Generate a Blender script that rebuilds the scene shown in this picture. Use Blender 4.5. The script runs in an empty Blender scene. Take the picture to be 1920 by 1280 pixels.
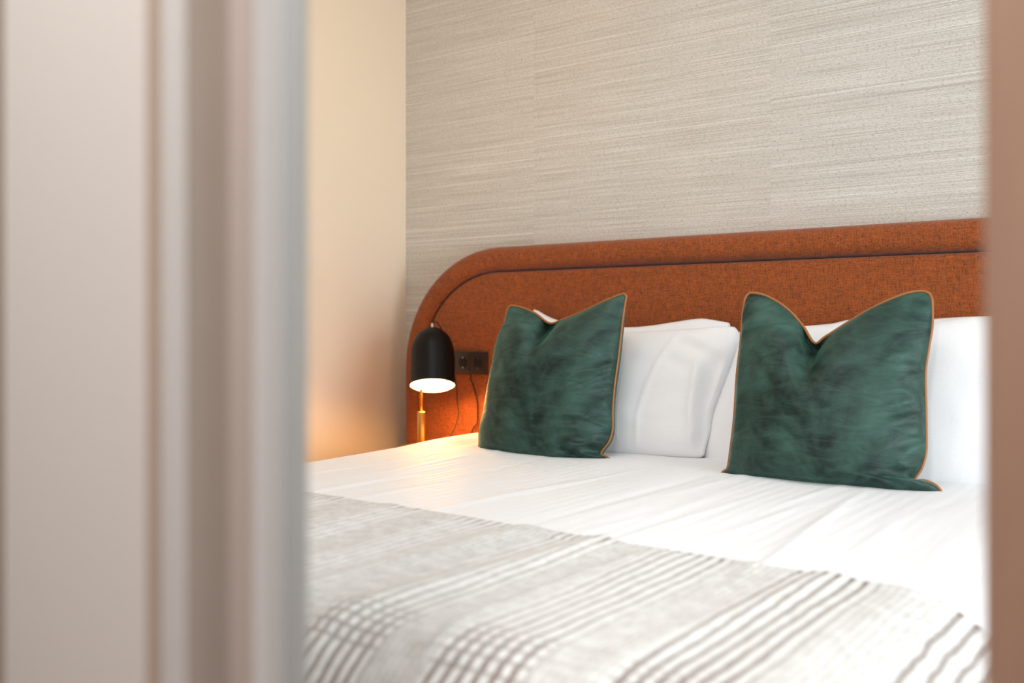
import bpy, bmesh, math, random
from mathutils import Vector, Matrix, noise
import numpy as np
R = math.radians
C = bpy.context.scene.collection
S = bpy.context.scene

# ------------------------------------------------------------------ camera, world, lights, exposure
cam = bpy.data.cameras.new('camera')
cam.sensor_width = 36.0
cam.lens = 33.75
cam.shift_y = -30.0 / 1920.0
cam.clip_start = 0.02
cam.dof.use_dof = True
cam.dof.focus_distance = 2.58
cam.dof.aperture_fstop = 2.2
camo = bpy.data.objects.new('camera', cam)
C.objects.link(camo)
camo.location = (0, 0, 1.04)
camo.rotation_euler = (R(90), 0, R(36.7))
S.camera = camo

world = bpy.data.worlds.new('world')
S.world = world
world.use_nodes = True
world.node_tree.nodes['Background'].inputs[0].default_value = (0.75, 0.87, 1.0, 1)
world.node_tree.nodes['Background'].inputs[1].default_value = 1.0

def area(name, loc, target, sx, sy, power, col):
    l = bpy.data.lights.new(name, 'AREA')
    l.shape = 'RECTANGLE'; l.size = sx; l.size_y = sy; l.energy = power; l.color = col
    o = bpy.data.objects.new(name, l); C.objects.link(o)
    o.location = loc
    o.rotation_euler = (Vector(target) - Vector(loc)).to_track_quat('-Z', 'Y').to_euler()
    return o
# daylight through the window in the right wall, an added room fill, the hall ceiling lamp, an added warm fill
area('window_daylight', (3.02, 0.98, 1.18), (-1.4, 2.4, 1.05), 1.4, 1.2, 140, (0.82, 0.92, 1.0))
area('room_fill', (-1.1, 1.2, 2.46), (-1.1, 1.3, 0), 0.9, 0.9, 13, (0.86, 0.94, 1.0))  # unseen soft fill, added to brighten the bed from above
area('hall_ceiling_lamp', (-0.15, -0.25, 2.30), (-0.15, -0.2, 0), 0.25, 0.25, 34, (1.0, 0.985, 0.97))
wfill = area('warm_bedside_fill', (-1.85, 1.95, 2.46), (-2.25, 2.85, 0.9), 0.5, 0.5, 4.5, (1.0, 0.60, 0.32))  # unseen warm fill, added to redden the lamp end of the headboard

S.view_settings.view_transform = 'Standard'
S.view_settings.look = 'None'
S.view_settings.gamma = 1.0
S.view_settings.use_curve_mapping = False
S.view_settings.exposure = -0.17
S.cycles.use_denoising = True
S.cycles.max_bounces = 10
S.cycles.sample_clamp_indirect = 6.0

# ------------------------------------------------------------------ helpers
def lin(r, g, b):
    def f(v):
        v /= 255.0
        return v / 12.92 if v <= 0.04045 else ((v + 0.055) / 1.055) ** 2.4
    return (f(r), f(g), f(b), 1.0)

class NT:
    """tiny node-tree builder"""
    def __init__(s, name):
        s.m = bpy.data.materials.new(name); s.m.use_nodes = True
        s.t = s.m.node_tree; s.b = s.t.nodes['Principled BSDF']
    def n(s, typ, **kw):
        nd = s.t.nodes.new(typ)
        for k, v in kw.items(): setattr(nd, k, v)
        return nd
    def l(s, a, b): s.t.links.new(a, b)
    def val(s, sock, v):
        if isinstance(v, (int, float)): sock.default_value = v
        else: s.l(v, sock)
    def math(s, op, a, b=0.0, c=0.0, clamp=False):
        nd = s.n('ShaderNodeMath', operation=op, use_clamp=clamp)
        s.val(nd.inputs[0], a); s.val(nd.inputs[1], b); s.val(nd.inputs[2], c)
        return nd.outputs[0]
    def mix(s, fac, a, b, mode='MIX'):
        nd = s.n('ShaderNodeMix', data_type='RGBA', blend_type=mode)
        s.val(nd.inputs[0], fac)
        for i, v in ((6, a), (7, b)):
            if isinstance(v, tuple): nd.inputs[i].default_value = v
            else: s.l(v, nd.inputs[i])
        return nd.outputs[2]
    def noise(s, vec, scale, detail=3.0, rough=0.55, dist=0.0):
        nd = s.n('ShaderNodeTexNoise')
        nd.inputs['Scale'].default_value = scale; nd.inputs['Detail'].default_value = detail
        nd.inputs['Roughness'].default_value = rough; nd.inputs['Distortion'].default_value = dist
        s.l(vec, nd.inputs['Vector'])
        return nd.outputs['Fac']
    def coord(s, kind='Object'):
        return s.n('ShaderNodeTexCoord').outputs[kind]
    def mapping(s, vec, scale=(1, 1, 1), loc=(0, 0, 0)):
        nd = s.n('ShaderNodeMapping'); s.l(vec, nd.inputs['Vector'])
        nd.inputs['Scale'].default_value = scale; nd.inputs['Location'].default_value = loc
        return nd.outputs[0]
    def ramp(s, fac, lo, hi):
        nd = s.n('ShaderNodeMapRange', clamp=True)
        s.l(fac, nd.inputs[0]); nd.inputs[1].default_value = lo; nd.inputs[2].default_value = hi
        return nd.outputs[0]
    def bump(s, h, strength, dist):
        nd = s.n('ShaderNodeBump'); s.l(h, nd.inputs['Height'])
        nd.inputs['Strength'].default_value = strength; nd.inputs['Distance'].default_value = dist
        s.l(nd.outputs[0], s.b.inputs['Normal'])
    def set(s, col=None, rough=None, metal=None, **kw):
        if col is not None:
            if isinstance(col, tuple): s.b.inputs['Base Color'].default_value = col
            else: s.l(col, s.b.inputs['Base Color'])
        if rough is not None: s.val(s.b.inputs['Roughness'], rough)
        if metal is not None: s.b.inputs['Metallic'].default_value = metal
        for k, v in kw.items(): s.b.inputs[k.replace('_', ' ')].default_value = v
        return s.m

def plain(name, col, rough=0.5, metal=0.0, var=0.04, scale=30.0, **kw):
    t = NT(name)
    n = t.noise(t.coord(), scale)
    dark = tuple(c * (1 - var * 2) for c in col[:3]) + (1,)
    t.set(t.mix(n, dark, col), rough, metal, **kw)
    return t.m

def mesh(name, verts, faces, mat, parent=None, smooth=True, uvs=None):
    me = bpy.data.meshes.new(name)
    me.from_pydata([tuple(v) for v in verts], [], faces)
    if uvs is not None:
        ul = me.uv_layers.new(name='UVMap')
        for lp in me.loops: ul.data[lp.index].uv = uvs[lp.vertex_index]
    me.update()
    if smooth:
        for p in me.polygons: p.use_smooth = True
    if mat: me.materials.append(mat)
    o = bpy.data.objects.new(name, me); C.objects.link(o)
    if parent: o.parent = parent
    return o

def from_bm(name, bm, mat, parent=None, smooth=False):
    bmesh.ops.recalc_face_normals(bm, faces=bm.faces)
    me = bpy.data.meshes.new(name); bm.to_mesh(me); bm.free()
    if smooth:
        for p in me.polygons: p.use_smooth = True
    me.materials.append(mat)
    o = bpy.data.objects.new(name, me); C.objects.link(o)
    if parent: o.parent = parent
    return o

def box(name, lo, hi, mat, parent=None, bevel=0.0, seg=2):
    bm = bmesh.new()
    bmesh.ops.create_cube(bm, size=1)
    for v in bm.verts:
        v.co = Vector([(lo[i] + hi[i]) / 2 + v.co[i] * (hi[i] - lo[i]) for i in range(3)])
    if bevel:
        bmesh.ops.bevel(bm, geom=bm.edges[:], offset=bevel, segments=seg, affect='EDGES', profile=0.5)
    return from_bm(name, bm, mat, parent)

def prism(name, pts, z0, z1, mat, parent=None):
    n = len(pts)
    vs = [(x, y, z0) for x, y in pts] + [(x, y, z1) for x, y in pts]
    fs = [(i, (i + 1) % n, n + (i + 1) % n, n + i) for i in range(n)]
    fs += [tuple(range(n))[::-1], tuple(range(n, 2 * n))]
    bm = bmesh.new()
    bv = [bm.verts.new(v) for v in vs]
    for f in fs: bm.faces.new([bv[i] for i in f])
    return from_bm(name, bm, mat, parent)

def lathe(name, prof, mat, parent=None, seg=48, close=False):
    vs, fs = [], []
    for r, z in prof:
        for k in range(seg):
            a = 2 * math.pi * k / seg
            vs.append((r * math.cos(a), r * math.sin(a), z))
    m = len(prof)
    for i in range(m - 1 if not close else m):
        j = (i + 1) % m
        for k in range(seg):
            k2 = (k + 1) % seg
            fs.append((i * seg + k, i * seg + k2, j * seg + k2, j * seg + k))
    if not close:
        fs.append(tuple(range(seg))[::-1]); fs.append(tuple(range((m - 1) * seg, m * seg)))
    return mesh(name, vs, fs, mat, parent)

def catmull(pts, sub=8, closed=False):
    P = [Vector(p) for p in pts]; n = len(P); out = []
    rng = range(n if closed else n - 1)
    for i in rng:
        p1, p2 = P[i], P[(i + 1) % n]
        p0 = P[(i - 1) % n] if (closed or i > 0) else p1
        p3 = P[(i + 2) % n] if (closed or i + 2 < n) else p2
        for k in range(sub):
            t = k / sub
            out.append(0.5 * ((2 * p1) + (p2 - p0) * t + (2 * p0 - 5 * p1 + 4 * p2 - p3) * t * t + (3 * p1 - p0 - 3 * p2 + p3) * t ** 3))
    if not closed: out.append(P[-1])
    return out

def tube(name, pts, r, mat, parent=None, seg=8, closed=False):
    P = [Vector(p) for p in pts]; n = len(P); vs, fs = [], []
    ref = None
    for i in range(n):
        a = P[(i - 1) % n] if (closed or i > 0) else P[i]
        b = P[(i + 1) % n] if (closed or i < n - 1) else P[i]
        d = (b - a)
        d = d.normalized() if d.length > 1e-9 else Vector((0, 0, 1))
        if ref is None: ref = d.orthogonal().normalized()
        ref = (ref - d * ref.dot(d)).normalized()
        e = d.cross(ref)
        for k in range(seg):
            t = 2 * math.pi * k / seg
            vs.append(P[i] + (ref * math.cos(t) + e * math.sin(t)) * r)
    for i in range(n if closed else n - 1):
        j = (i + 1) % n
        for k in range(seg):
            k2 = (k + 1) % seg
            fs.append((i * seg + k, i * seg + k2, j * seg + k2, j * seg + k))
    if not closed:
        fs.append(tuple(range(seg))[::-1]); fs.append(tuple(range((n - 1) * seg, n * seg)))
    return mesh(name, vs, fs, mat, parent)

def tag(o, label, cat, group=None):
    o['label'] = label; o['category'] = cat
    if group: o['group'] = group
    return o
def struct(o, label=None):
    o['kind'] = 'structure'
    if label: o['label'] = label
    return o
def empty(name, loc=(0, 0, 0), rot=(0, 0, 0)):
    o = bpy.data.objects.new(name, None); C.objects.link(o)
    o.location = loc; o.rotation_euler = rot; o.empty_display_size = 0.1
    return o
def sm(a, b, x):
    t = min(1.0, max(0.0, (x - a) / (b - a))); return t * t * (3 - 2 * t)

# ------------------------------------------------------------------ materials
def mat_wallpaper():
    t = NT('grasscloth_wallpaper')
    oc = t.coord()
    rnd = t.n('ShaderNodeObjectInfo').outputs['Random']
    sh = t.n('ShaderNodeCombineXYZ'); t.l(t.math('MULTIPLY', rnd, 13.0), sh.inputs[0]); t.l(t.math('MULTIPLY', rnd, 7.0), sh.inputs[2])
    ad = t.n('ShaderNodeVectorMath', operation='ADD'); t.l(oc, ad.inputs[0]); t.l(sh.outputs[0], ad.inputs[1])
    v = ad.outputs[0]
    fine = t.noise(t.mapping(v, (3, 1, 460)), 1.0, 2.0, 0.6)
    mid = t.noise(t.mapping(v, (0.4, 1, 240), (3, 0, 5)), 1.0, 3.0, 0.65)
    lite = t.noise(t.mapping(v, (0.16, 1, 230), (9, 0, 2)), 1.0, 2.0, 0.7)
    spk = t.noise(t.mapping(v, (110, 1, 380), (1, 0, 1)), 1.0, 2.0, 0.7)
    cloud = t.noise(t.mapping(v, (1.0, 1, 4)), 1.0, 2.0)
    c = t.mix(t.ramp(fine, 0.30, 0.70), lin(196, 189, 177), lin(232, 227, 219))
    c = t.mix(t.math('MULTIPLY', t.ramp(mid, 0.53, 0.70), 0.50), c, lin(152, 142, 128))
    c = t.mix(t.math('MULTIPLY', t.ramp(spk, 0.51, 0.70), 0.62), c, lin(134, 125, 112))
    c = t.mix(t.math('MULTIPLY', t.ramp(lite, 0.60, 0.68), 0.75), c, lin(250, 247, 240))
    c = t.mix(t.math('MULTIPLY', t.ramp(cloud, 0.4, 0.7), 0.12), c, lin(172, 163, 148))
    t.set(c, 0.75)
    t.bump(t.math('ADD', fine, t.math('MULTIPLY', lite, 0.8)), 0.25, 0.002)
    return t.m

def mat_headboard():
    t = NT('rust_woven_fabric')
    v = t.coord()
    wx = t.noise(t.mapping(v, (620, 60, 60)), 1.0, 2.0, 0.6)
    wz = t.noise(t.mapping(v, (60, 60, 620)), 1.0, 2.0, 0.6)
    sp = t.noise(t.mapping(v, (330, 330, 330)), 1.0, 2.0, 0.7)
    big = t.noise(v, 9.0, 2.0)
    w = t.math('ADD', t.math('MULTIPLY', t.math('ADD', wx, wz), 0.30), t.math('MULTIPLY', sp, 0.40))
    c = t.mix(t.ramp(w, 0.38, 0.62), lin(66, 29, 6), lin(188, 92, 20))
    c = t.mix(t.math('MULTIPLY', t.ramp(big, 0.35, 0.7), 0.22), c, lin(116, 54, 10))
    t.set(c, 0.85, None, Sheen_Weight=0.15, Sheen_Roughness=0.5)
    t.bump(w, 0.5, 0.002)
    return t.m

def mat_velvet():
    t = NT('green_velvet')
    v = t.coord()
    nap = t.noise(v, 5.0, 4.0, 0.58, 0.9)
    streak = t.noise(t.mapping(v, (9, 9, 26)), 1.0, 4.0, 0.62, 1.2)
    fine = t.noise(v, 420.0, 2.0, 0.6)
    f = t.math('ADD', t.math('MULTIPLY', nap, 0.7), t.math('MULTIPLY', streak, 0.3))
    c = t.mix(t.ramp(f, 0.38, 0.62), lin(4, 22, 18), lin(60, 94, 83))
    c = t.mix(t.math('MULTIPLY', fine, 0.25), c, lin(6, 28, 23))
    t.set(c, 0.5, None, Sheen_Weight=1.0, Sheen_Roughness=0.30, Sheen_Tint=lin(128, 190, 168), Specular_IOR_Level=0.3)
    t.bump(t.math('ADD', streak, t.math('MULTIPLY', fine, 0.04)), 0.35, 0.012)
    return t.m

def mat_cotton(name='white_cotton', stripes=False):
    t = NT(name)
    v = t.coord()
    n = t.noise(v, 260.0, 2.0)
    c = t.mix(n, lin(236, 236, 237), lin(247, 247, 248))
    if stripes:
        uv = t.n('ShaderNodeUVMap', uv_map='UVMap').outputs[0]
        sx = t.n('ShaderNodeSeparateXYZ'); t.l(uv, sx.inputs[0])
        st = t.ramp(t.math('SINE', t.math('MULTIPLY', sx.outputs[0], 2 * math.pi / 0.03)), -0.25, 0.25)
        c = t.mix(t.math('MULTIPLY', st, 0.22), c, lin(234, 234, 236))
        t.set(c, t.math('ADD', 0.55, t.math('MULTIPLY', st, 0.25)), None, Sheen_Weight=0.1)
    else:
        t.set(c, 0.7, None, Sheen_Weight=0.1)
    w = t.noise(v, 14.0, 3.0, 0.5, 0.5)
    t.bump(w, 0.12, 0.01)
    return t.m

def mat_throw():
    t = NT('checked_wool')
    uv = t.n('ShaderNodeUVMap', uv_map='UVMap').outputs[0]
    wob = t.noise(uv, 9.0, 2.0)
    sx = t.n('ShaderNodeSeparateXYZ'); t.l(uv, sx.inputs[0])
    p = t.math('ADD', sx.outputs[0], t.math('MULTIPLY', t.math('SUBTRACT', wob, 0.5), 0.012))
    q = sx.outputs[1]
    PER, PIT = 0.22, 0.020
    def stripe(a): return t.ramp(t.math('SINE', t.math('MULTIPLY', a, 2 * math.pi / PIT)), 0.05, 0.70)
    def group(a, off, width):
        fr = t.math('FRACT', t.math('ADD', t.math('DIVIDE', a, PER), off))
        d = t.math('ABSOLUTE', t.math('SUBTRACT', fr, 0.5))
        return t.math('SUBTRACT', 1.0, t.ramp(d, width / 2 - 0.02, width / 2 + 0.02))
    def fine(a): return t.ramp(t.math('SINE', t.math('MULTIPLY', a, 2 * math.pi / 0.012)), -0.4, 0.8)
    gp, gq = group(p, 0.60, 0.60), group(q, 0.45, 0.44)
    sp, sq = stripe(p), stripe(q)
    base = t.mix(t.noise(uv, 120.0, 3.0, 0.7), lin(213, 211, 208), lin(244, 243, 241))
    base = t.mix(t.math('MULTIPLY', t.ramp(t.noise(uv, 34.0, 5.0, 0.8), 0.36, 0.64), 0.6), base, lin(176, 171, 164))
    foot = t.math('SUBTRACT', 1.0, t.ramp(q, 0.80, 1.04))
    hem = t.ramp(q, 1.385, 1.41)
    depth = t.math('ADD', t.math('ADD', 0.12, t.math('MULTIPLY', t.ramp(p, -1.15, -0.4), 0.62)),
                   t.math('ADD', t.math('MULTIPLY', foot, 0.48), t.math('MULTIPLY', hem, 0.30)))
    fp = t.math('MULTIPLY', t.math('MULTIPLY', sp, gp), depth)
    fq = t.math('MULTIPLY', t.math('MULTIPLY', sq, gq), t.math('MULTIPLY', foot, t.math('ADD', 0.16, t.math('MULTIPLY', gp, 0.55))))
    ff = t.math('MULTIPLY', t.math('MULTIPLY', fine(p), t.math('SUBTRACT', 1.0, gp)), 0.20)
    f = t.math('ADD', t.math('MAXIMUM', fp, fq), ff, clamp=True)
    pale = t.math('MULTIPLY', t.math('MULTIPLY', t.math('SUBTRACT', 1.0, sp), gp), 0.20)
    base = t.mix(pale, base, lin(244, 244, 242))
    speck = t.ramp(t.noise(uv, 240.0, 2.0, 0.7), 0.25, 0.6)
    f = t.math('MULTIPLY', f, t.math('ADD', 0.55, t.math('MULTIPLY', speck, 0.45)))
    c = t.mix(f, base, lin(92, 64, 44))
    t.set(c, 0.9, None, Sheen_Weight=0.2)
    t.bump(t.noise(uv, 260.0, 2.0), 0.4, 0.002)
    return t.m

def mat_wood(name, a, b, axis=(1, 12, 12), rough=0.45, sc=6.0):
    t = NT(name)
    n = t.noise(t.mapping(t.coord(), axis), sc, 4.0, 0.6, 1.0)
    t.set(t.mix(n, a, b), rough)
    return t.m

M = dict(
    wallpaper=mat_wallpaper(), fabric=mat_headboard(), velvet=mat_velvet(),
    cotton=mat_cotton(), satin=mat_cotton('striped_satin_cotton', True), wool=mat_throw(),
    piping=plain('tan_leather_piping', lin(158, 98, 46), 0.45),
    paint=plain('warm_white_paint', lin(236, 232, 226), 0.42, var=0.01, scale=4),
    leftwall=plain('satin_beige_paint', lin(236, 218, 194), 0.34, var=0.01, scale=4),
    ceil=plain('white_ceiling_paint', lin(238, 236, 232), 0.8, var=0.01),
    panel=plain('cream_panel_paint', lin(234, 229, 224), 0.5, var=0.01, scale=3),
    alu=plain('frame_lit_tone', lin(218, 217, 216), 0.45, 0.0, var=0.02),  # pale frame tone for the facets that catch light
    frame_half_lit=plain('frame_half_lit_tone', lin(182, 184, 184), 0.45, 0.1, var=0.02),
    taupe=plain('frame_shade_tone', lin(172, 160, 150), 0.45, 0.0, var=0.03),  # same frame, facet shade put into a darker colour
    bead=plain('rose_beige_bead', lin(186, 164, 148), 0.5, 0.0, var=0.03),
    lip=plain('frame_rose_tone', lin(196, 182, 174), 0.5, 0.0, var=0.02),
    brown=mat_wood('brown_wood_veneer', lin(158, 124, 104), lin(180, 146, 126), (14, 14, 0.8), 0.5, 5.0),
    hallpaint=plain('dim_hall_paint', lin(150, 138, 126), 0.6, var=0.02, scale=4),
    carpet=plain('grey_carpet', lin(176, 172, 166), 0.95, var=0.08, scale=200),
    floor=mat_wood('oak_floor', lin(112, 70, 44), lin(146, 98, 64), (1, 14, 14), 0.4, 5.0),
    oak=mat_wood('dark_oak', lin(110, 68, 38), lin(150, 98, 58), (1, 10, 10), 0.45, 7.0),
    black=plain('black_satin_metal', lin(14, 10, 9), 0.45, 0.0, var=0.05, Specular_IOR_Level=0.22),
    plastic=plain('black_plastic', lin(56, 42, 34), 0.35, 0.0),
    recess_shade=plain('recess_shade_black', lin(9, 8, 8), 0.6, 0.0),  # socket plastic blackened to stand for shade inside the recess
    brass=plain('brushed_brass', lin(214, 160, 88), 0.28, 1.0, var=0.03),
    steel=plain('steel_contact', lin(190, 180, 165), 0.3, 1.0),
    cord=plain('black_cord_rubber', lin(28, 18, 12), 0.6, 0.0),
    inner=plain('white_shade_enamel', lin(240, 236, 226), 0.5, 0.0),
    mattress=plain('mattress_ticking', lin(228, 226, 222), 0.8),
    glass=plain('window_glass', lin(235, 240, 245), 0.03, 0.0),
    winframe=plain('white_window_paint', lin(236, 236, 234), 0.4),
)
M['glass'].node_tree.nodes['Principled BSDF'].inputs['Transmission Weight'].default_value = 1.0
em = NT('lit_lamp_diffuser')
em.set(lin(255, 230, 190), 0.5, None, Emission_Color=(1.0, 0.49, 0.12, 1), Emission_Strength=105.0)
M['glow'] = em.m
# seam curves (metres, in each cushion's own plane)
cushR =dict(loc=(-0.78, 2.335, 0.65),yaw=6.500,lean=14.000,
  top=[(-0.2393, 0.4752), (-0.233, 0.4869), (-0.2189, 0.491), (-0.1785, 0.4801), (-0.1277, 0.4477), (-0.0842, 0.4019), (-0.0522, 0.3559), (-0.0254, 0.3727), (0.0398, 0.4185), (0.0892, 0.4498), (0.1503, 0.4791), (0.189, 0.4879), (0.212, 0.4834), (0.2209, 0.4658)],
  right=[(0.2209, 0.4658), (0.2227, 0.4019), (0.216, 0.3426), (0.2107, 0.2838), (0.2141, 0.2067), (0.2175, 0.1307), (0.2174, 0.093), (0.2092, 0.0574), (0.195, 0.0302), (0.2181, 0.0296), (0.2378, 0.0226), (0.2505, 0.0114), (0.2554, -0.0016)],
  bottom=[(-0.2719, -0.0019), (-0.2353, -0.0044), (-0.1332, -0.0029), (0.0093, -0.0054), (0.1198, -0.0086), (0.2021, -0.01), (0.2554, -0.0016)],
  left=[(-0.2393, 0.4752), (-0.2428, 0.4238), (-0.2424, 0.3584), (-0.246, 0.2721), (-0.2447, 0.1591), (-0.2487, 0.0617), (-0.2527, 0.0229), (-0.2633, 0.0139), (-0.2719, -0.0019)],
)
cushL =dict(loc=(-1.61, 2.33, 0.655),yaw=6.000,lean=14.000,
  top=[(-0.1995, 0.4435), (-0.1936, 0.4574), (-0.1824, 0.4607), (-0.1446, 0.4534), (-0.0942, 0.4342), (-0.0415, 0.4035), (0.0012, 0.4152), (0.0616, 0.4382), (0.1288, 0.4689), (0.1754, 0.4879), (0.1955, 0.4925), (0.2049, 0.4842)],
  right=[(0.2049, 0.4842), (0.2008, 0.4274), (0.1989, 0.3041), (0.1959, 0.2094), (0.1984, 0.1409), (0.2035, 0.0949), (0.1977, 0.0577), (0.175, 0.0211), (0.1947, 0.0103), (0.214, 0.001)],
  bottom=[(-0.2481, -0.0126), (-0.1727, -0.0139), (-0.0425, -0.0143), (0.075, -0.0152), (0.1663, -0.0055), (0.214, 0.001)],
  left=[(-0.1995, 0.4435), (-0.2039, 0.3933), (-0.221, 0.3364), (-0.2285, 0.2423), (-0.2373, 0.1324), (-0.2426, 0.0654), (-0.2369, 0.0161), (-0.246, -0.0009), (-0.2481, -0.0126)],
)
pilFL =dict(loc=(-1.48, 2.5, 0.66),yaw=0.000,lean=20.000,
  top=[(-0.4159, 0.3471), (-0.2793, 0.3633), (-0.0273, 0.3777), (0.1072, 0.3853), (0.1953, 0.3908), (0.3081, 0.4011), (0.3323, 0.3945), (0.343, 0.378)],
  right=[(0.343, 0.378), (0.346, 0.3469), (0.3362, 0.3028), (0.3222, 0.233), (0.3089, 0.1813), (0.3004, 0.1412), (0.2988, 0.1095), (0.3, 0.0814), (0.2952, 0.0498), (0.2919, 0.0092)],
  bottom=[(-0.3743, -0.0359), (-0.19, -0.0259), (0.0038, -0.0148), (0.1255, -0.0095), (0.244, -0.001), (0.2919, 0.0092)],
  left=[(-0.4159, 0.3471), (-0.4099, 0.2342), (-0.3949, 0.0879), (-0.3743, -0.0359)],
)
pilBL =dict(loc=(-1.53, 2.67, 0.66),yaw=0.000,lean=12.000,
  top=[(-0.4435, 0.4386), (-0.4261, 0.4462), (-0.3395, 0.4112), (-0.2058, 0.3885), (-0.0464, 0.3831), (0.0376, 0.3885), (0.1129, 0.3989), (0.2041, 0.4107), (0.2586, 0.4053), (0.3069, 0.3968)],
  right=[(0.3069, 0.3968), (0.3122, 0.3768), (0.3093, 0.2397), (0.3043, 0.1093), (0.3048, 0.0129)],
  bottom=[(-0.3983, -0.0317), (-0.1524, -0.0185), (0.1376, -0.0032), (0.3048, 0.0129)],
  left=[(-0.4435, 0.4386), (-0.4321, 0.3311), (-0.4121, 0.1057), (-0.3983, -0.0317)],
)
pilFR =dict(loc=(-0.7, 2.545, 0.66),yaw=0.000,lean=17.000,
  top=[(-0.447, 0.368), (-0.4361, 0.3859), (-0.3621, 0.3925), (-0.238, 0.3958), (-0.1198, 0.3943), (0.0191, 0.3974), (0.0978, 0.4075), (0.1959, 0.4215), (0.3302, 0.422)],
  right=[(0.3302, 0.422), (0.3467, 0.3567), (0.3562, 0.1976), (0.3677, -0.0131)],
  bottom=[(-0.5366, -0.0341), (-0.3745, -0.0316), (-0.1514, -0.0281), (0.1139, -0.0239), (0.3677, -0.0131)],
  left=[(-0.447, 0.368), (-0.4529, 0.2837), (-0.4755, 0.2028), (-0.5058, 0.106), (-0.5238, 0.0418), (-0.5366, -0.0341)],
)
pilBR =dict(loc=(-0.7, 2.675, 0.66),yaw=0.000,lean=12.000,
  top=[(-0.4322, 0.3688), (-0.3028, 0.3853), (-0.2099, 0.3947), (-0.1563, 0.4055), (-0.0908, 0.3946), (0.0219, 0.4034), (0.1292, 0.4117), (0.2565, 0.4138)],
  right=[(0.2565, 0.4138), (0.2653, 0.3326), (0.2721, 0.1272), (0.2752, 0.0335)],
  bottom=[(-0.4106, 0.0212), (-0.1261, 0.0282), (0.1454, 0.0333), (0.2752, 0.0335)],
  left=[(-0.4322, 0.3688), (-0.4247, 0.2424), (-0.4187, 0.115), (-0.4106, 0.0212)],
)
# ------------------------------------------------------------------ the setting
XL, XR, YB, YF, ZC = -2.705, 3.2, 2.90, 0.45, 2.5
struct(box('floor', (-2.9, 0.45, -0.1), (3.4, 3.1, 0.0), M['carpet']))
struct(box('floor_hall', (-2.9, -1.8, -0.1), (3.4, 0.4499, 0.0), M['floor']))
struct(box('ceiling', (-2.9, -1.8, ZC), (3.4, 3.1, ZC + 0.1), M['ceil']))
struct(box('wall_left', (XL - 0.12, YF, 0), (XL, YB + 0.15, ZC), M['leftwall']), 'smooth beige painted wall left of the bed')
wb = struct(box('wall_back', (XL, YB + 0.004, 0), (XR, YB + 0.15, ZC), M['paint']), 'wall behind the headboard papered in grey beige grasscloth')
seams = [XL, -2.06, -1.15, -0.24, 0.67, 1.58, 2.49, XR]
for a, b in zip(seams[:-1], seams[1:]):
    w = box('wallpaper_panel', (a + 0.0001, YB, 0.001), (b - 0.0001, YB + 0.0035, ZC - 0.001), M['wallpaper'], wb)
# right wall with the window the daylight comes through
wy0, wy1, wz0, wz1 = 0.55, 2.05, 0.68, 2.12
wr = struct(empty('wall_right', (XR, 1.6, 0)))
def wr_box(lo, hi):
    o = box('wall_segment', lo, hi, M['paint'], wr); o.matrix_parent_inverse = Matrix.Translation((-XR, -1.6, 0)); return o
wr_box((XR, YF, 0), (XR + 0.12, YB + 0.15, wz0)); wr_box((XR, YF, wz1), (XR + 0.12, YB + 0.15, ZC))
wr_box((XR, YF, wz0), (XR + 0.12, wy0, wz1)); wr_box((XR, wy1, wz0), (XR + 0.12, YB + 0.15, wz1))
wn = struct(empty('window_1', (XR, (wy0 + wy1) / 2, wz0)))
def wn_box(n, lo, hi, m):
    o = box(n, lo, hi, m, wn); o.matrix_parent_inverse = Matrix.Translation((-XR, -(wy0 + wy1) / 2, -wz0)); return o
fx0, fx1 = XR + 0.03, XR + 0.09
wn_box('window_frame', (fx0, wy0, wz0), (fx1, wy1, wz0 + 0.06), M['winframe']); wn_box('window_frame', (fx0, wy0, wz1 - 0.06), (fx1, wy1, wz1), M['winframe'])
wn_box('window_frame', (fx0, wy0, wz0 + 0.06), (fx1, wy0 + 0.06, wz1 - 0.06), M['winframe']); wn_box('window_frame', (fx0, wy1 - 0.06, wz0 + 0.06), (fx1, wy1, wz1 - 0.06), M['winframe'])
wn_box('pane', (XR + 0.055, wy0 + 0.06, wz0 + 0.06), (XR + 0.061, wy1 - 0.06, wz1 - 0.06), M['glass'])

# front wall between room and hall: doorway from X -0.50 to +0.36
wf = struct(empty('wall_front', (0, 0.40, 0)), 'cream painted wall panel beside the doorway, close to the viewer')
def wf_box(n, lo, hi, m):
    o = box(n, lo, hi, m, wf); o.matrix_parent_inverse = Matrix.Translation((0, -0.40, 0)); return o
wf_box('wall_panel', (XL - 0.12, 0.36, 0), (-0.566, 0.45, ZC), M['panel'])
wf_box('wall_segment', (0.40, 0.36, 0), (XR + 0.12, 0.45, ZC), M['panel'])
wf_box('lintel', (-0.566, 0.36, 2.12), (0.40, 0.45, ZC), M['panel'])
# hall around the camera
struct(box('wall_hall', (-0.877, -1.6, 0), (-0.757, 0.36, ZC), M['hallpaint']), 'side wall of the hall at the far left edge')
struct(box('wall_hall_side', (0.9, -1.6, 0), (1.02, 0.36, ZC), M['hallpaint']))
struct(box('wall_hall_back', (-0.877, -1.72, 0), (1.02, -1.6, ZC), M['hallpaint']))

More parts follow.
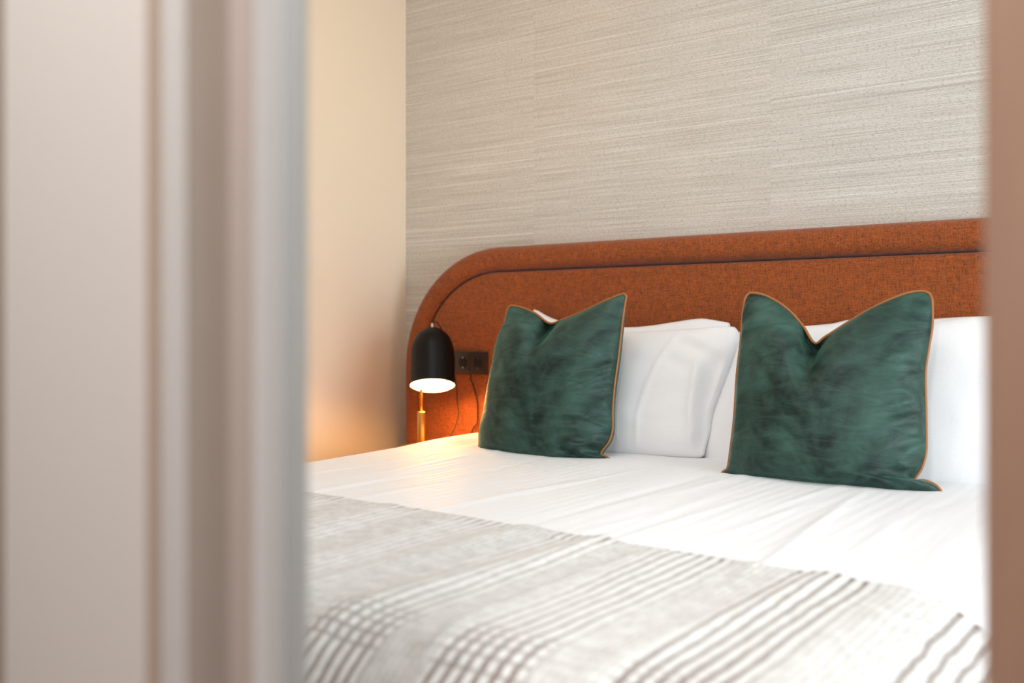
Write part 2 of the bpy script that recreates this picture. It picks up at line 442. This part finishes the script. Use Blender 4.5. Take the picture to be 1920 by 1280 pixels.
# stepped door frame on the left, one strip per moulding, facet light and shade in their colours
df = struct(empty('door_1', (-0.53, 0.40, 0)), 'pale stepped door frame with metal strips left of the bed')
def dstrip(n, pts, m, label):
    o = prism(n, [(x + 0.53, y - 0.40) for x, y in pts], 0, 2.12, m, df)
    if label: o['label'] = label
    return o
dstrip('bead', [(-0.566, 0.3600), (-0.5655, 0.3600), (-0.5655, 0.3705), (-0.566, 0.3705)][::1], M['bead'], 'rose beige bead')
dstrip('metal_strip', [(-0.566, 0.3706), (-0.5424, 0.3706), (-0.5424, 0.3730), (-0.566, 0.3730)], M['alu'], 'metal strip in a lit tone')
dstrip('reveal', [(-0.566, 0.3731), (-0.5425, 0.3731), (-0.5425, 0.4070), (-0.566, 0.4070)], M['taupe'], 'reveal in a shade tone')
dstrip('lip', [(-0.566, 0.4071), (-0.5195, 0.4071), (-0.5195, 0.4100), (-0.566, 0.4100)], M['lip'], 'pale rose lip')
dstrip('metal_jamb', [(-0.566, 0.4101), (-0.5196, 0.4101), (-0.5196, 0.4340), (-0.566, 0.4340)], M['alu'], 'metal jamb in a lit tone')
dstrip('stop', [(-0.566, 0.4341), (-0.5043, 0.4341), (-0.5033, 0.4350), (-0.5033, 0.4424), (-0.5043, 0.4434), (-0.566, 0.4434)], M['frame_half_lit'], 'grey door stop')

# brown door leaf ajar at the right edge of the view
d2 = struct(empty('door_2', (0.37, 0.47, 0)), 'brown wooden door leaf ajar at the right edge of the view')
dv = Vector((-0.117 - 0.37, 0.62 - 0.47)); L = dv.length; dv.normalize(); nv = Vector((-dv.y, dv.x))
if nv.y < 0: nv = -nv
def leafpt(u, w): q = dv * u + nv * w; return (q.x, q.y)
prism('leaf', [leafpt(0, 0), leafpt(L - 0.003, 0), leafpt(L, 0.004), leafpt(L, 0.038), leafpt(L - 0.003, 0.042), leafpt(0, 0.042)], 0.01, 2.1, M['brown'], d2)

# ------------------------------------------------------------------ headboard
HX0, HX1, HT, RO, RW = -2.615, 0.275, 1.332, 0.46, 0.095
def arch(off, n=20):
    """headboard outline moved inwards by off: list of (x, z), from floor left over the top to floor right"""
    x0, x1, zt, r = HX0 + off, HX1 - off, HT - off, RO - off
    pts = [(x0, 0.02), (x0, 0.3), (x0, 0.6)]
    for k in range(n + 1):
        a = math.pi - k * (math.pi / 2) / n
        pts.append((x0 + r + r * math.cos(a), zt - r + r * math.sin(a)))
    m = 24
    for k in range(1, m): pts.append((x0 + r + (x1 - x0 - 2 * r) * k / m, zt))
    for k in range(n + 1):
        a = math.pi / 2 - k * (math.pi / 2) / n
        pts.append((x1 - r + r * math.cos(a), zt - r + r * math.sin(a)))
    pts += [(x1, 0.6), (x1, 0.3), (x1, 0.02)]
    return pts
hb = tag(empty('headboard', (-1.17, YB, 0)), 'wide rust brown upholstered headboard with rounded corner against the papered wall', 'headboard')
def place(o, p):
    o.parent = p; o.matrix_parent_inverse = Matrix.Translation(-Vector(p.location)); return o
prof = []
NP = 17
for k in range(NP):
    a = math.pi * k / (NP - 1)
    cx, sx_ = math.cos(a), math.sin(a)
    w = math.copysign(abs(cx) ** 0.75, cx); d = abs(sx_) ** 0.42
    prof.append(((1 - w) / 2 * RW, d))
rows = [(arch(o), d) for o, d in prof]
vs, fs = [], []
N = len(rows[0][0])
for pts, d in rows:
    for x, z in pts: vs.append((x, YB - 0.002 - 0.122 * d, z))
for i in range(len(rows) - 1):
    for k in range(N - 1):
        fs.append((i * N + k, i * N + k + 1, (i + 1) * N + k + 1, (i + 1) * N + k))
o = place(mesh('padded_border', vs, fs, M['fabric']), hb)
n = N
vs, fs = [], []
for off, dep in ((RW + 0.0005, 0.004), (RW + 0.0005, 0.092), (RW + 0.003, 0.101), (RW + 0.009, 0.107), (RW + 0.018, 0.109)):
    vs += [(x, YB - dep, z) for x, z in arch(off)]
for i in range(4):
    fs += [(i * n + k, i * n + (k + 1) % n, (i + 1) * n + (k + 1) % n, (i + 1) * n + k) for k in range(n)]
fs += [tuple(range(4 * n, 5 * n)), tuple(range(n))[::-1]]
place(mesh('padded_panel', vs, fs, M['fabric'], smooth=False), hb)

# ------------------------------------------------------------------ bed
bed = tag(empty('bed', (-1.18, 1.75, 0)), 'double bed under white bedding in front of the rust headboard', 'bed')
place(box('bed_base', (-2.06, 0.86, 0.06), (-0.30, 2.76, 0.30), M['oak'], bevel=0.01), bed)
place(box('mattress', (-2.07, 0.85, 0.305), (-0.29, 2.77, 0.618), M['mattress'], bevel=0.05, seg=4), bed)
for x in (-2.0, -0.36):
    for y in (0.95, 2.66):
        place(box('leg', (x - 0.03, y - 0.03, 0), (x + 0.03, y + 0.03, 0.06), M['oak']), bed)

TOP = 0.660
DX0, DX1, DY0 = -2.125, -0.230, 0.780
def edge1(a, lo, rlo, hi, rhi):
    """flat cloth coordinate -> (coordinate, drop) with rounded edges at lo and hi"""
    if hi is not None and a > hi - rhi:
        s = a - (hi - rhi)
        if s < rhi * math.pi / 2: return hi - rhi + rhi * math.sin(s / rhi), rhi - rhi * math.cos(s / rhi)
        return hi, rhi + s - rhi * math.pi / 2
    if a < lo + rlo:
        s = lo + rlo - a
        if s < rlo * math.pi / 2: return lo + rlo - rlo * math.sin(s / rlo), rlo - rlo * math.cos(s / rlo)
        return lo, rlo + s - rlo * math.pi / 2
    return a, 0.0
random.seed(3)
CREASES = []
for k in range(30):
    CREASES.append((random.uniform(-2.1, -0.2), random.uniform(1.45, 2.2), random.uniform(0.1, 0.35), random.uniform(-0.10, 0.10), random.uniform(0.008, 0.02), random.uniform(-0.0022, 0.0030)))
CREASES += [(-0.62, 1.75, 0.40, -0.10, 0.010, 0.006), (-1.28, 1.75, 0.40, 0.06, 0.014, 0.004), (-1.06, 1.9, 0.35, 0.02, 0.016, -0.004), (-0.86, 1.6, 0.3, 0.05, 0.012, 0.004),
            (-1.9, 1.75, 0.3, 0.10, 0.012, 0.003), (-1.75, 2.0, 0.3, 0.02, 0.014, 0.003)]
def relief(p, q):
    h = 0.010 * noise.noise(Vector((p * 1.6, q * 1.1, 3.7))) + 0.004 * noise.noise(Vector((p * 6, q * 1.8, 9.1)))
    for x, y, ly, sl, wd, am in CREASES:
        dx = (p - x - sl * (q - y)) / wd; dy = (q - y) / ly
        if abs(dx) < 3 and abs(dy) < 2: h += am * math.exp(-dx * dx - dy * dy)
    # hollow of the edge line between flat bed and the raised head end at the left
    e = math.exp(-((p + 2.0) / 0.16) ** 2) * sm(2.15, 2.4, q)
    h += 0.010 * e - 0.010 * math.exp(-((p + 1.93) / 0.05) ** 2 - ((q - 2.36) / 0.10) ** 2)
    return h
def cloth(p, q, off=0.0):
    x, dx = edge1(p, DX0, 0.055, DX1, 0.15)
    y, dy = edge1(q, DY0, 0.15, None, 0)
    d = dx + dy
    ox = 0.0
    if dx > 0: ox = off * min(1, dx / 0.05) * (1 if p > -1 else -1)
    oy = -off * min(1, dy / 0.10) if dy > 0 else 0.0
    fade = max(0.0, 1 - d / 0.12)
    return Vector((x + ox, y + oy, TOP - d + relief(p, q) * (0.3 + 0.7 * fade) * (1 if d < 0.3 else 0.3) + off * (1 if d < 0.02 else max(0.0, 1 - d / 0.15))))
def sheet(name, ps, qs, off, mat, qmap=None):
    vs, uv, fs = [], [], []
    for q in qs:
        for p in ps:
            qq = qmap(p, q) if qmap else q
            vs.append(cloth(p, qq, off(p, qq) if callable(off) else off)); uv.append((p, qq))
    m = len(ps)
    for j in range(len(qs) - 1):
        for i in range(m - 1):
            a = j * m + i
            fs.append((a, a + 1, a + m + 1, a + m))
    return mesh(name, vs, fs, mat, None, True, uv)
def ls(a, b, n): return [a + (b - a) * k / (n - 1) for k in range(n)]
duv = sheet('duvet', ls(DX0 - 0.28, DX1 + 0.20, 300), ls(DY0 - 0.30, 2.74, 170), 0.0, M['satin'])
md = duv.modifiers.new('thick', 'SOLIDIFY'); md.thickness = 0.014; md.offset = -1
tag(duv, 'white satin striped duvet spread smooth over the bed', 'duvet')

# throw: front edge at Y 1.42, a lengthwise fold at X -0.76
def th_edge(p):
    e = 1.415 + 0.012 * noise.noise(Vector((p * 3.1, 0.4, 0))) 
    e += 0.020 * (1 - sm(-0.775, -0.755, p))
    return e
def th_q(p, t): return DY0 - 0.28 + (th_edge(p) - DY0 + 0.28) * t
def th_off(p, q):
    f = -0.76 + 0.03 * math.sin((q - 1.42) * 5)
    o = 0.010 + 0.006 * sm(f - 0.003, f + 0.003, p) * sm(0.55, 0.75, q)
    o += 0.004 * noise.noise(Vector((p * 9, q * 3, 1.0))) * (q < 1.40)
    for x, sl, am in ((-0.5, 0.15, 0.006), (-1.05, 0.1, 0.005), (-1.35, -0.05, 0.004), (-0.9, 0.12, 0.006)):
        o += am * math.exp(-((p - x - sl * (q - 1.2)) / 0.03) ** 2)
    return o
vs_t = ls(0, 1, 150)
thr = sheet('throw_blanket', ls(DX0 - 0.22, DX1 + 0.17, 330), vs_t, th_off, M['wool'], th_q)
md = thr.modifiers.new('thick', 'SOLIDIFY'); md.thickness = 0.005; md.offset = -1
tag(thr, 'pale grey and brown checked wool throw laid across the foot of the bed', 'blanket')

# ------------------------------------------------------------------ pillows and cushions
def resample(pts, n, smooth=True):
    P = catmull([Vector((a, b, 0)) for a, b in pts], 8) if smooth else [Vector((a, b, 0)) for a, b in pts]
    d = [0.0]
    for a, b in zip(P[:-1], P[1:]): d.append(d[-1] + (b - a).length)
    out = []; j = 0
    for k in range(n):
        s = d[-1] * k / (n - 1)
        while j < len(d) - 2 and d[j + 1] < s: j += 1
        f = (s - d[j]) / max(1e-9, d[j + 1] - d[j])
        out.append(P[j].lerp(P[j + 1], min(1, max(0, f))))
    return out
def padded(kind, spec, mat, T, front, back, n=70, power=0.5, bpower=None, piping=None, rp=0.0036, uvk=1.0):
    """stuffed cushion: four seam curves in a leaning plane, Coons patch inside, both faces bulged"""
    root = empty(kind, spec['loc'], (R(-spec['lean']), 0, 0))
    root.rotation_euler = (Matrix.Rotation(R(spec['yaw']), 3, 'Z') @ Matrix.Rotation(R(-spec['lean']), 3, 'X')).to_euler()
    T_, B_, L_, R_ = (resample(spec[k], n) for k in ('top', 'bottom', 'left', 'right'))
    # left and right run from the top down; parameter v runs from bottom (0) to top (1)
    L_ = L_[::-1]; R_ = R_[::-1]
    def P(i, j):
        u, v = i / (n - 1), j / (n - 1)
        return (B_[i] * (1 - v) + T_[i] * v + L_[j] * (1 - u) + R_[j] * u
                - (B_[0] * (1 - u) * (1 - v) + B_[-1] * u * (1 - v) + T_[0] * (1 - u) * v + T_[-1] * u * v))
    vs, uv, fs = [], [], []
    for side in (0, 1):
        for j in range(n):
            for i in range(n):
                s, t = 2 * i / (n - 1) - 1, 2 * j / (n - 1) - 1
                q = P(i, j)
                pw = power if side == 0 or bpower is None else bpower
                h = T * (max(0, 1 - abs(s) ** 2.6) * max(0, 1 - abs(t) ** (spec.get('foot', 2.6) if t < 0 else 2.6))) ** pw
                if side == 0: y = -(h + front(s, t))
                else: y = h * spec.get('backk', 1.0) + back(s, t)
                edge = i in (0, n - 1) or j in (0, n - 1)
                if edge: y = 0.0
                vs.append((q.x, y, q.y)); uv.append((q.x * uvk, q.y * uvk))
    for j in range(n - 1):
        for i in range(n - 1):
            a = j * n + i
            fs.append((a, a + 1, a + n + 1, a + n))
            b = n * n + a
            fs.append((b, b + n, b + n + 1, b + 1))
    bm = bmesh.new()
    bvs = [bm.verts.new(v) for v in vs]
    ul = bm.loops.layers.uv.new('UVMap')
    for f in fs:
        fc = bm.faces.new([bvs[i] for i in f])
        for lp, i in zip(fc.loops, f): lp[ul].uv = uv[i]
    bmesh.ops.remove_doubles(bm, verts=bm.verts[:], dist=1e-5)
    body = from_bm('cover', bm, mat, root, True)
    if piping:
        loop = B_[:-1] + R_[:-1] + T_[::-1][:-1] + L_[::-1][:-1]
        pts = [Vector((p.x, -0.001, p.y)) for p in loop]
        tube('piping', pts, rp, piping, root, 8, True)['label'] = 'tan piping along the seam'
    return root
def nz(x, y, z=0.0): return noise.noise(Vector((x, y, z)))

def frontR(s, t):
    v = -0.045 * math.exp(-((s + 0.16 - 0.10 * (1 - t)) / 0.16) ** 2) * sm(0.25, 0.95, t) * (1 - 0.6 * sm(0.9, 1, t))
    v -= 0.016 * math.exp(-((s + 0.27 - 0.05 * (1 - t)) / 0.035) ** 2) * sm(0.5, 0.9, t) * (1 - sm(0.95, 1, t))
    v += 0.004 * nz(s * 2.2, t * 2.2, 5) + 0.002 * nz(s * 6, t * 6, 2)
    w = sm(0.45, 0.95, s) * (1 - sm(0.97, 1.0, s))
    v += w * 0.016 * (0.45 - abs(nz(s * 1.6 + 0.8 * t, t * 7.0 - 2.0 * s, 3)) * 1.5) * sm(-1, -0.8, t) * (1 - sm(0.3, 0.7, t))
    v += 0.008 * math.sin(20 * (t + 0.7 * s)) * math.exp(-((s - 0.75) / 0.22) ** 2 - ((t + 0.8) / 0.2) ** 2)
    v += 0.006 * math.sin(24 * (s - t)) * math.exp(-((s + 0.85) / 0.15) ** 2 - ((t - 0.75) / 0.25) ** 2)
    return v
def frontL(s, t):
    v = -0.038 * math.exp(-((s + 0.22 - 0.08 * (1 - t)) / 0.16) ** 2) * sm(0.3, 0.95, t) * (1 - 0.6 * sm(0.9, 1, t))
    v -= 0.016 * math.exp(-((s + 0.27 - 0.10 * (1 - t)) / 0.035) ** 2) * sm(0.5, 0.9, t) * (1 - sm(0.95, 1, t))
    v += 0.004 * nz(s * 2.2, t * 2.2, 8) + 0.002 * nz(s * 6, t * 6, 4)
    w = sm(0.05, 0.75, s) * (1 - sm(0.96, 1.0, s)) * sm(-1, -0.85, t) * (1 - sm(0.1, 0.6, t))
    v += w * 0.022 * (0.45 - abs(nz(s * 1.5 - 0.6 * t, t * 8.0 - 2.4 * s * (t + 0.4), 5)) * 1.5)
    v += 0.008 * math.sin(22 * (t + 0.8 * s)) * math.exp(-((s - 0.7) / 0.25) ** 2 - ((t + 0.78) / 0.22) ** 2)
    return v
def soft(seed, amp=0.004):
    return lambda s, t: (amp * nz(s * 2.5, t * 2.5, seed) + amp * 0.5 * nz(s * 7, t * 3, seed + 3)) * (1 - max(abs(s), abs(t)) ** 6)
cushL['backk'] = 1.0; cushR['backk'] = 1.0; cushL['foot'] = cushR['foot'] = 9.0
a = padded('cushion', cushL, M['velvet'], 0.088, frontL, soft(2), 110, 0.75, 0.42, M['piping'])
tag(a, 'dark green velvet cushion with tan piping, the one nearer the lamp', 'cushion', 'green velvet cushions')
b = padded('cushion', cushR, M['velvet'], 0.092, frontR, soft(6), 110, 0.75, 0.55, M['piping'])
tag(b, 'dark green velvet cushion with deep notched top, the one farther from the lamp', 'cushion', 'green velvet cushions')

def pil_front(s, t):
    v = 0.004 * nz(s * 2.2, t * 2.5, 11) + 0.002 * nz(s * 6, t * 5, 12)
    sc = 0.42 + 0.06 * t + 0.05 * t * t                  # stitched seam of the open end
    v += 0.005 * math.exp(-((s - sc) / 0.016) ** 2) * (1 - abs(t) ** 8)
    v += 0.010 * math.exp(-((s - 0.80 - 0.10 * math.sin(2.2 * t)) / 0.04) ** 2) * sm(0.3, -0.3, t) if False else 0.0
    v += 0.014 * math.exp(-((s - 0.82 + 0.10 * t) / 0.035) ** 2) * (1 - sm(0.2, 0.6, t)) * sm(-1, -0.7, t)
    v -= 0.016 * math.exp(-((s - 0.92 + 0.05 * t) / 0.05) ** 2) * (1 - sm(0.3, 0.6, t)) * sm(-1, -0.7, t)
    v += 0.005 * math.sin(18 * (t + s)) * math.exp(-((s - 0.7) / 0.2) ** 2 - ((t - 0.6) / 0.3) ** 2)
    return v
p1 = padded('pillow', pilBL, M['cotton'], 0.042, soft(21), soft(22), 50, 0.45)
tag(p1, 'white pillow upright against the headboard, behind the cushion nearer the lamp', 'pillow', 'white bed pillows')
p2 = padded('pillow', pilFL, M['cotton'], 0.072, pil_front, soft(24), 80, 0.42)
tag(p2, 'plump white pillow directly behind the green cushion nearer the lamp, with a stitched seam', 'pillow', 'white bed pillows')
p3 = padded('pillow', pilBR, M['cotton'], 0.042, soft(25), soft(26), 50, 0.45)
tag(p3, 'white pillow against the headboard, behind the cushion with the notched top', 'pillow', 'white bed pillows')
p4 = padded('pillow', pilFR, M['cotton'], 0.072, soft(27), soft(28), 60, 0.42)
tag(p4, 'plump white pillow directly behind the green cushion with the notched top', 'pillow', 'white bed pillows')

# ------------------------------------------------------------------ bedside table, lamp, socket
ns = tag(empty('bedside_table', (-2.30, 2.55, 0)), 'narrow wooden bedside table between bed and beige wall, under the lamp', 'bedside table')
def nsb(n, lo, hi, m, par=ns, bevel=0.002):
    o = box(n, lo, hi, m, bevel=bevel); return place(o, par)
nsb('tabletop', (-2.435, 2.345, 0.572), (-2.165, 2.760, 0.594), M['oak'])
nsb('body', (-2.428, 2.362, 0.14), (-2.172, 2.758, 0.571), M['oak'])
dr = nsb('drawer', (-2.415, 2.348, 0.37), (-2.185, 2.361, 0.555), M['oak'])
kn = place(lathe('knob', [(0.004, 0), (0.010, 0.006), (0.012, 0.014), (0.006, 0.020)], M['brass'], None, 20), ns)
kn.parent = dr; kn.matrix_parent_inverse = Matrix(); kn.location = (-2.30, 2.347, 0.46); kn.rotation_euler = (R(90), 0, 0)
for x in (-2.405, -2.195):
    for y in (2.39, 2.735):
        nsb('leg', (x - 0.018, y - 0.018, 0), (x + 0.018, y + 0.018, 0.139), M['oak'])

LT = 0.594
lamp = tag(empty('table_lamp', (-2.330, 2.579, LT)), 'lit bedside lamp with black dome shade on a brass stem', 'lamp')
lathe('base', [(0.002, 0.0), (0.086, 0.0), (0.088, 0.004), (0.086, 0.012), (0.010, 0.014)], M['brass'], lamp, 40)
lathe('sleeve', [(0.0145, 0.014), (0.0150, 0.016), (0.0150, 0.133), (0.0140, 0.136), (0.0063, 0.136)], M['brass'], lamp, 24)
lathe('stem', [(0.0062, 0.136), (0.0062, 0.285), (0.005, 0.287)], M['brass'], lamp, 20)
camd = Vector((0.662, -0.749, 0)); tilt = R(21)
axis = (Vector((0, 0, 1)) * math.cos(tilt) - camd * math.sin(tilt)).normalized()
rim = Vector((-2.290, 2.594, 0.823))
sh = empty('shade_head')
bpy.data.objects.remove(sh)
rs, hs = 0.0815, 0.222
out = [(rs + 0.0015, 0.0), (rs + 0.001, 0.004), (rs - 0.001, 0.02), (rs - 0.0025, 0.08), (rs - 0.003, 0.125)]
for k in range(1, 13):
    a = k * math.pi / 2 / 12
    out.append(((rs - 0.003) * math.cos(a) + 0.0002, 0.125 + (hs - 0.125) * math.sin(a)))
inn = [(max(0.0002, r - 0.0022), max(0.0, z - 0.0022)) for r, z in out][::-1]
shade = lathe('shade', out + inn, M['black'], None, 56, True)
q = axis.to_track_quat('Z', 'Y')
def onshade(o):
    o.parent = lamp; o.matrix_parent_inverse = Matrix(); o.location = rim - lamp.location; o.rotation_euler = q.to_euler(); return o
onshade(shade)['label'] = 'matt black dome shade'
onshade(lathe('diffuser', [(0.0005, 0.022), (0.072, 0.022), (0.0775, 0.016), (0.0775, 0.004), (0.070, -0.002), (0.055, -0.006), (0.03, -0.009), (0.0005, -0.010)], M['glow'], None, 48))['label'] = 'glowing white diffuser'
onshade(lathe('finial', [(0.0055, hs - 0.001), (0.0060, hs), (0.0060, hs + 0.016), (0.0045, hs + 0.020), (0.001, hs + 0.0215)], M['steel'], None, 20))['label'] = 'bright metal finial'
tip = rim + axis * (hs + 0.018)
loopc = [tip, tip + Vector((0.008, 0.002, 0.006)), tip + Vector((0.022, 0.006, 0.000)), tip + Vector((0.030, 0.020, -0.03)), tip + Vector((0.025, 0.045, -0.10)),
         Vector((-2.325, 2.762, 0.84)), Vector((-2.315, 2.762, 0.76)), Vector((-2.310, 2.760, 0.69)), Vector((-2.315, 2.70, 0.612)), Vector((-2.36, 2.675, 0.600)), Vector((-2.335, 2.668, 0.600))]
pts = [p - Vector(lamp.location) for p in catmull(loopc, 10)]
tube('cord', pts, 0.0022, M['cord'], lamp, 8)['label'] = 'thin black cord'

# triple socket plate on the headboard panel
sk = tag(empty('power_socket', (-2.3, YB - 0.109, 0.90)), 'black triple wall socket plate on the headboard beside the lamp', 'socket')
sx0, sx1, sz0, sz1, py = -2.412, -2.188, 0.858, 0.944, YB - 0.1095
place(box('plate', (sx0, py - 0.010, sz0), (sx1, py, sz1), M['plastic'], bevel=0.004, seg=3), sk)
pitch = 0.0715; scx = (sx0 + sx1) / 2
for k in (-1, 0, 1):
    x = scx + k * pitch; zc = (sz0 + sz1) / 2
    if k == -1:
        place(box('switch', (x - 0.028, py - 0.0145, zc - 0.029), (x + 0.028, py - 0.0095, zc + 0.029), M['plastic'], bevel=0.002), sk); continue
    ins = place(box('insert', (x - 0.030, py - 0.0125, zc - 0.031), (x + 0.030, py - 0.0095, zc + 0.031), M['plastic'], bevel=0.0015), sk)
    def sub(o):
        o.parent = ins; o.matrix_parent_inverse = Matrix(); return o
    w = lathe('recess', [(0.0005, 0.0), (0.0195, 0.0), (0.0205, 0.0010), (0.0205, 0.0018), (0.0195, 0.0022), (0.0005, 0.0020)], M['recess_shade'], None, 28)  # slightly raised disc, its near-black colour paints the recess shade
    w.rotation_euler = (R(90), 0, 0); w.location = (x, py - 0.0115, zc); sub(w)
    for dz in (0.0185, -0.0185):
        sub(box('contact', (x - 0.003, py - 0.0150, zc + dz - 0.003), (x + 0.003, py - 0.0130, zc + dz + 0.003), M['steel']))
cb = [(-2.262, py - 0.012, 0.858), (-2.262, py - 0.013, 0.84), (-2.250, py - 0.010, 0.81), (-2.238, py - 0.006, 0.76), (-2.236, py - 0.005, 0.71), (-2.238, py - 0.006, 0.675),
      (-2.252, py - 0.008, 0.660), (-2.262, py - 0.008, 0.64), (-2.264, py - 0.012, 0.604), (-2.262, py - 0.05, 0.598)]
cbl = tag(tube('power_cable', catmull(cb, 10), 0.0024, M['cord'], None, 8), 'thin dark cable hanging below the black socket plate', 'cable')
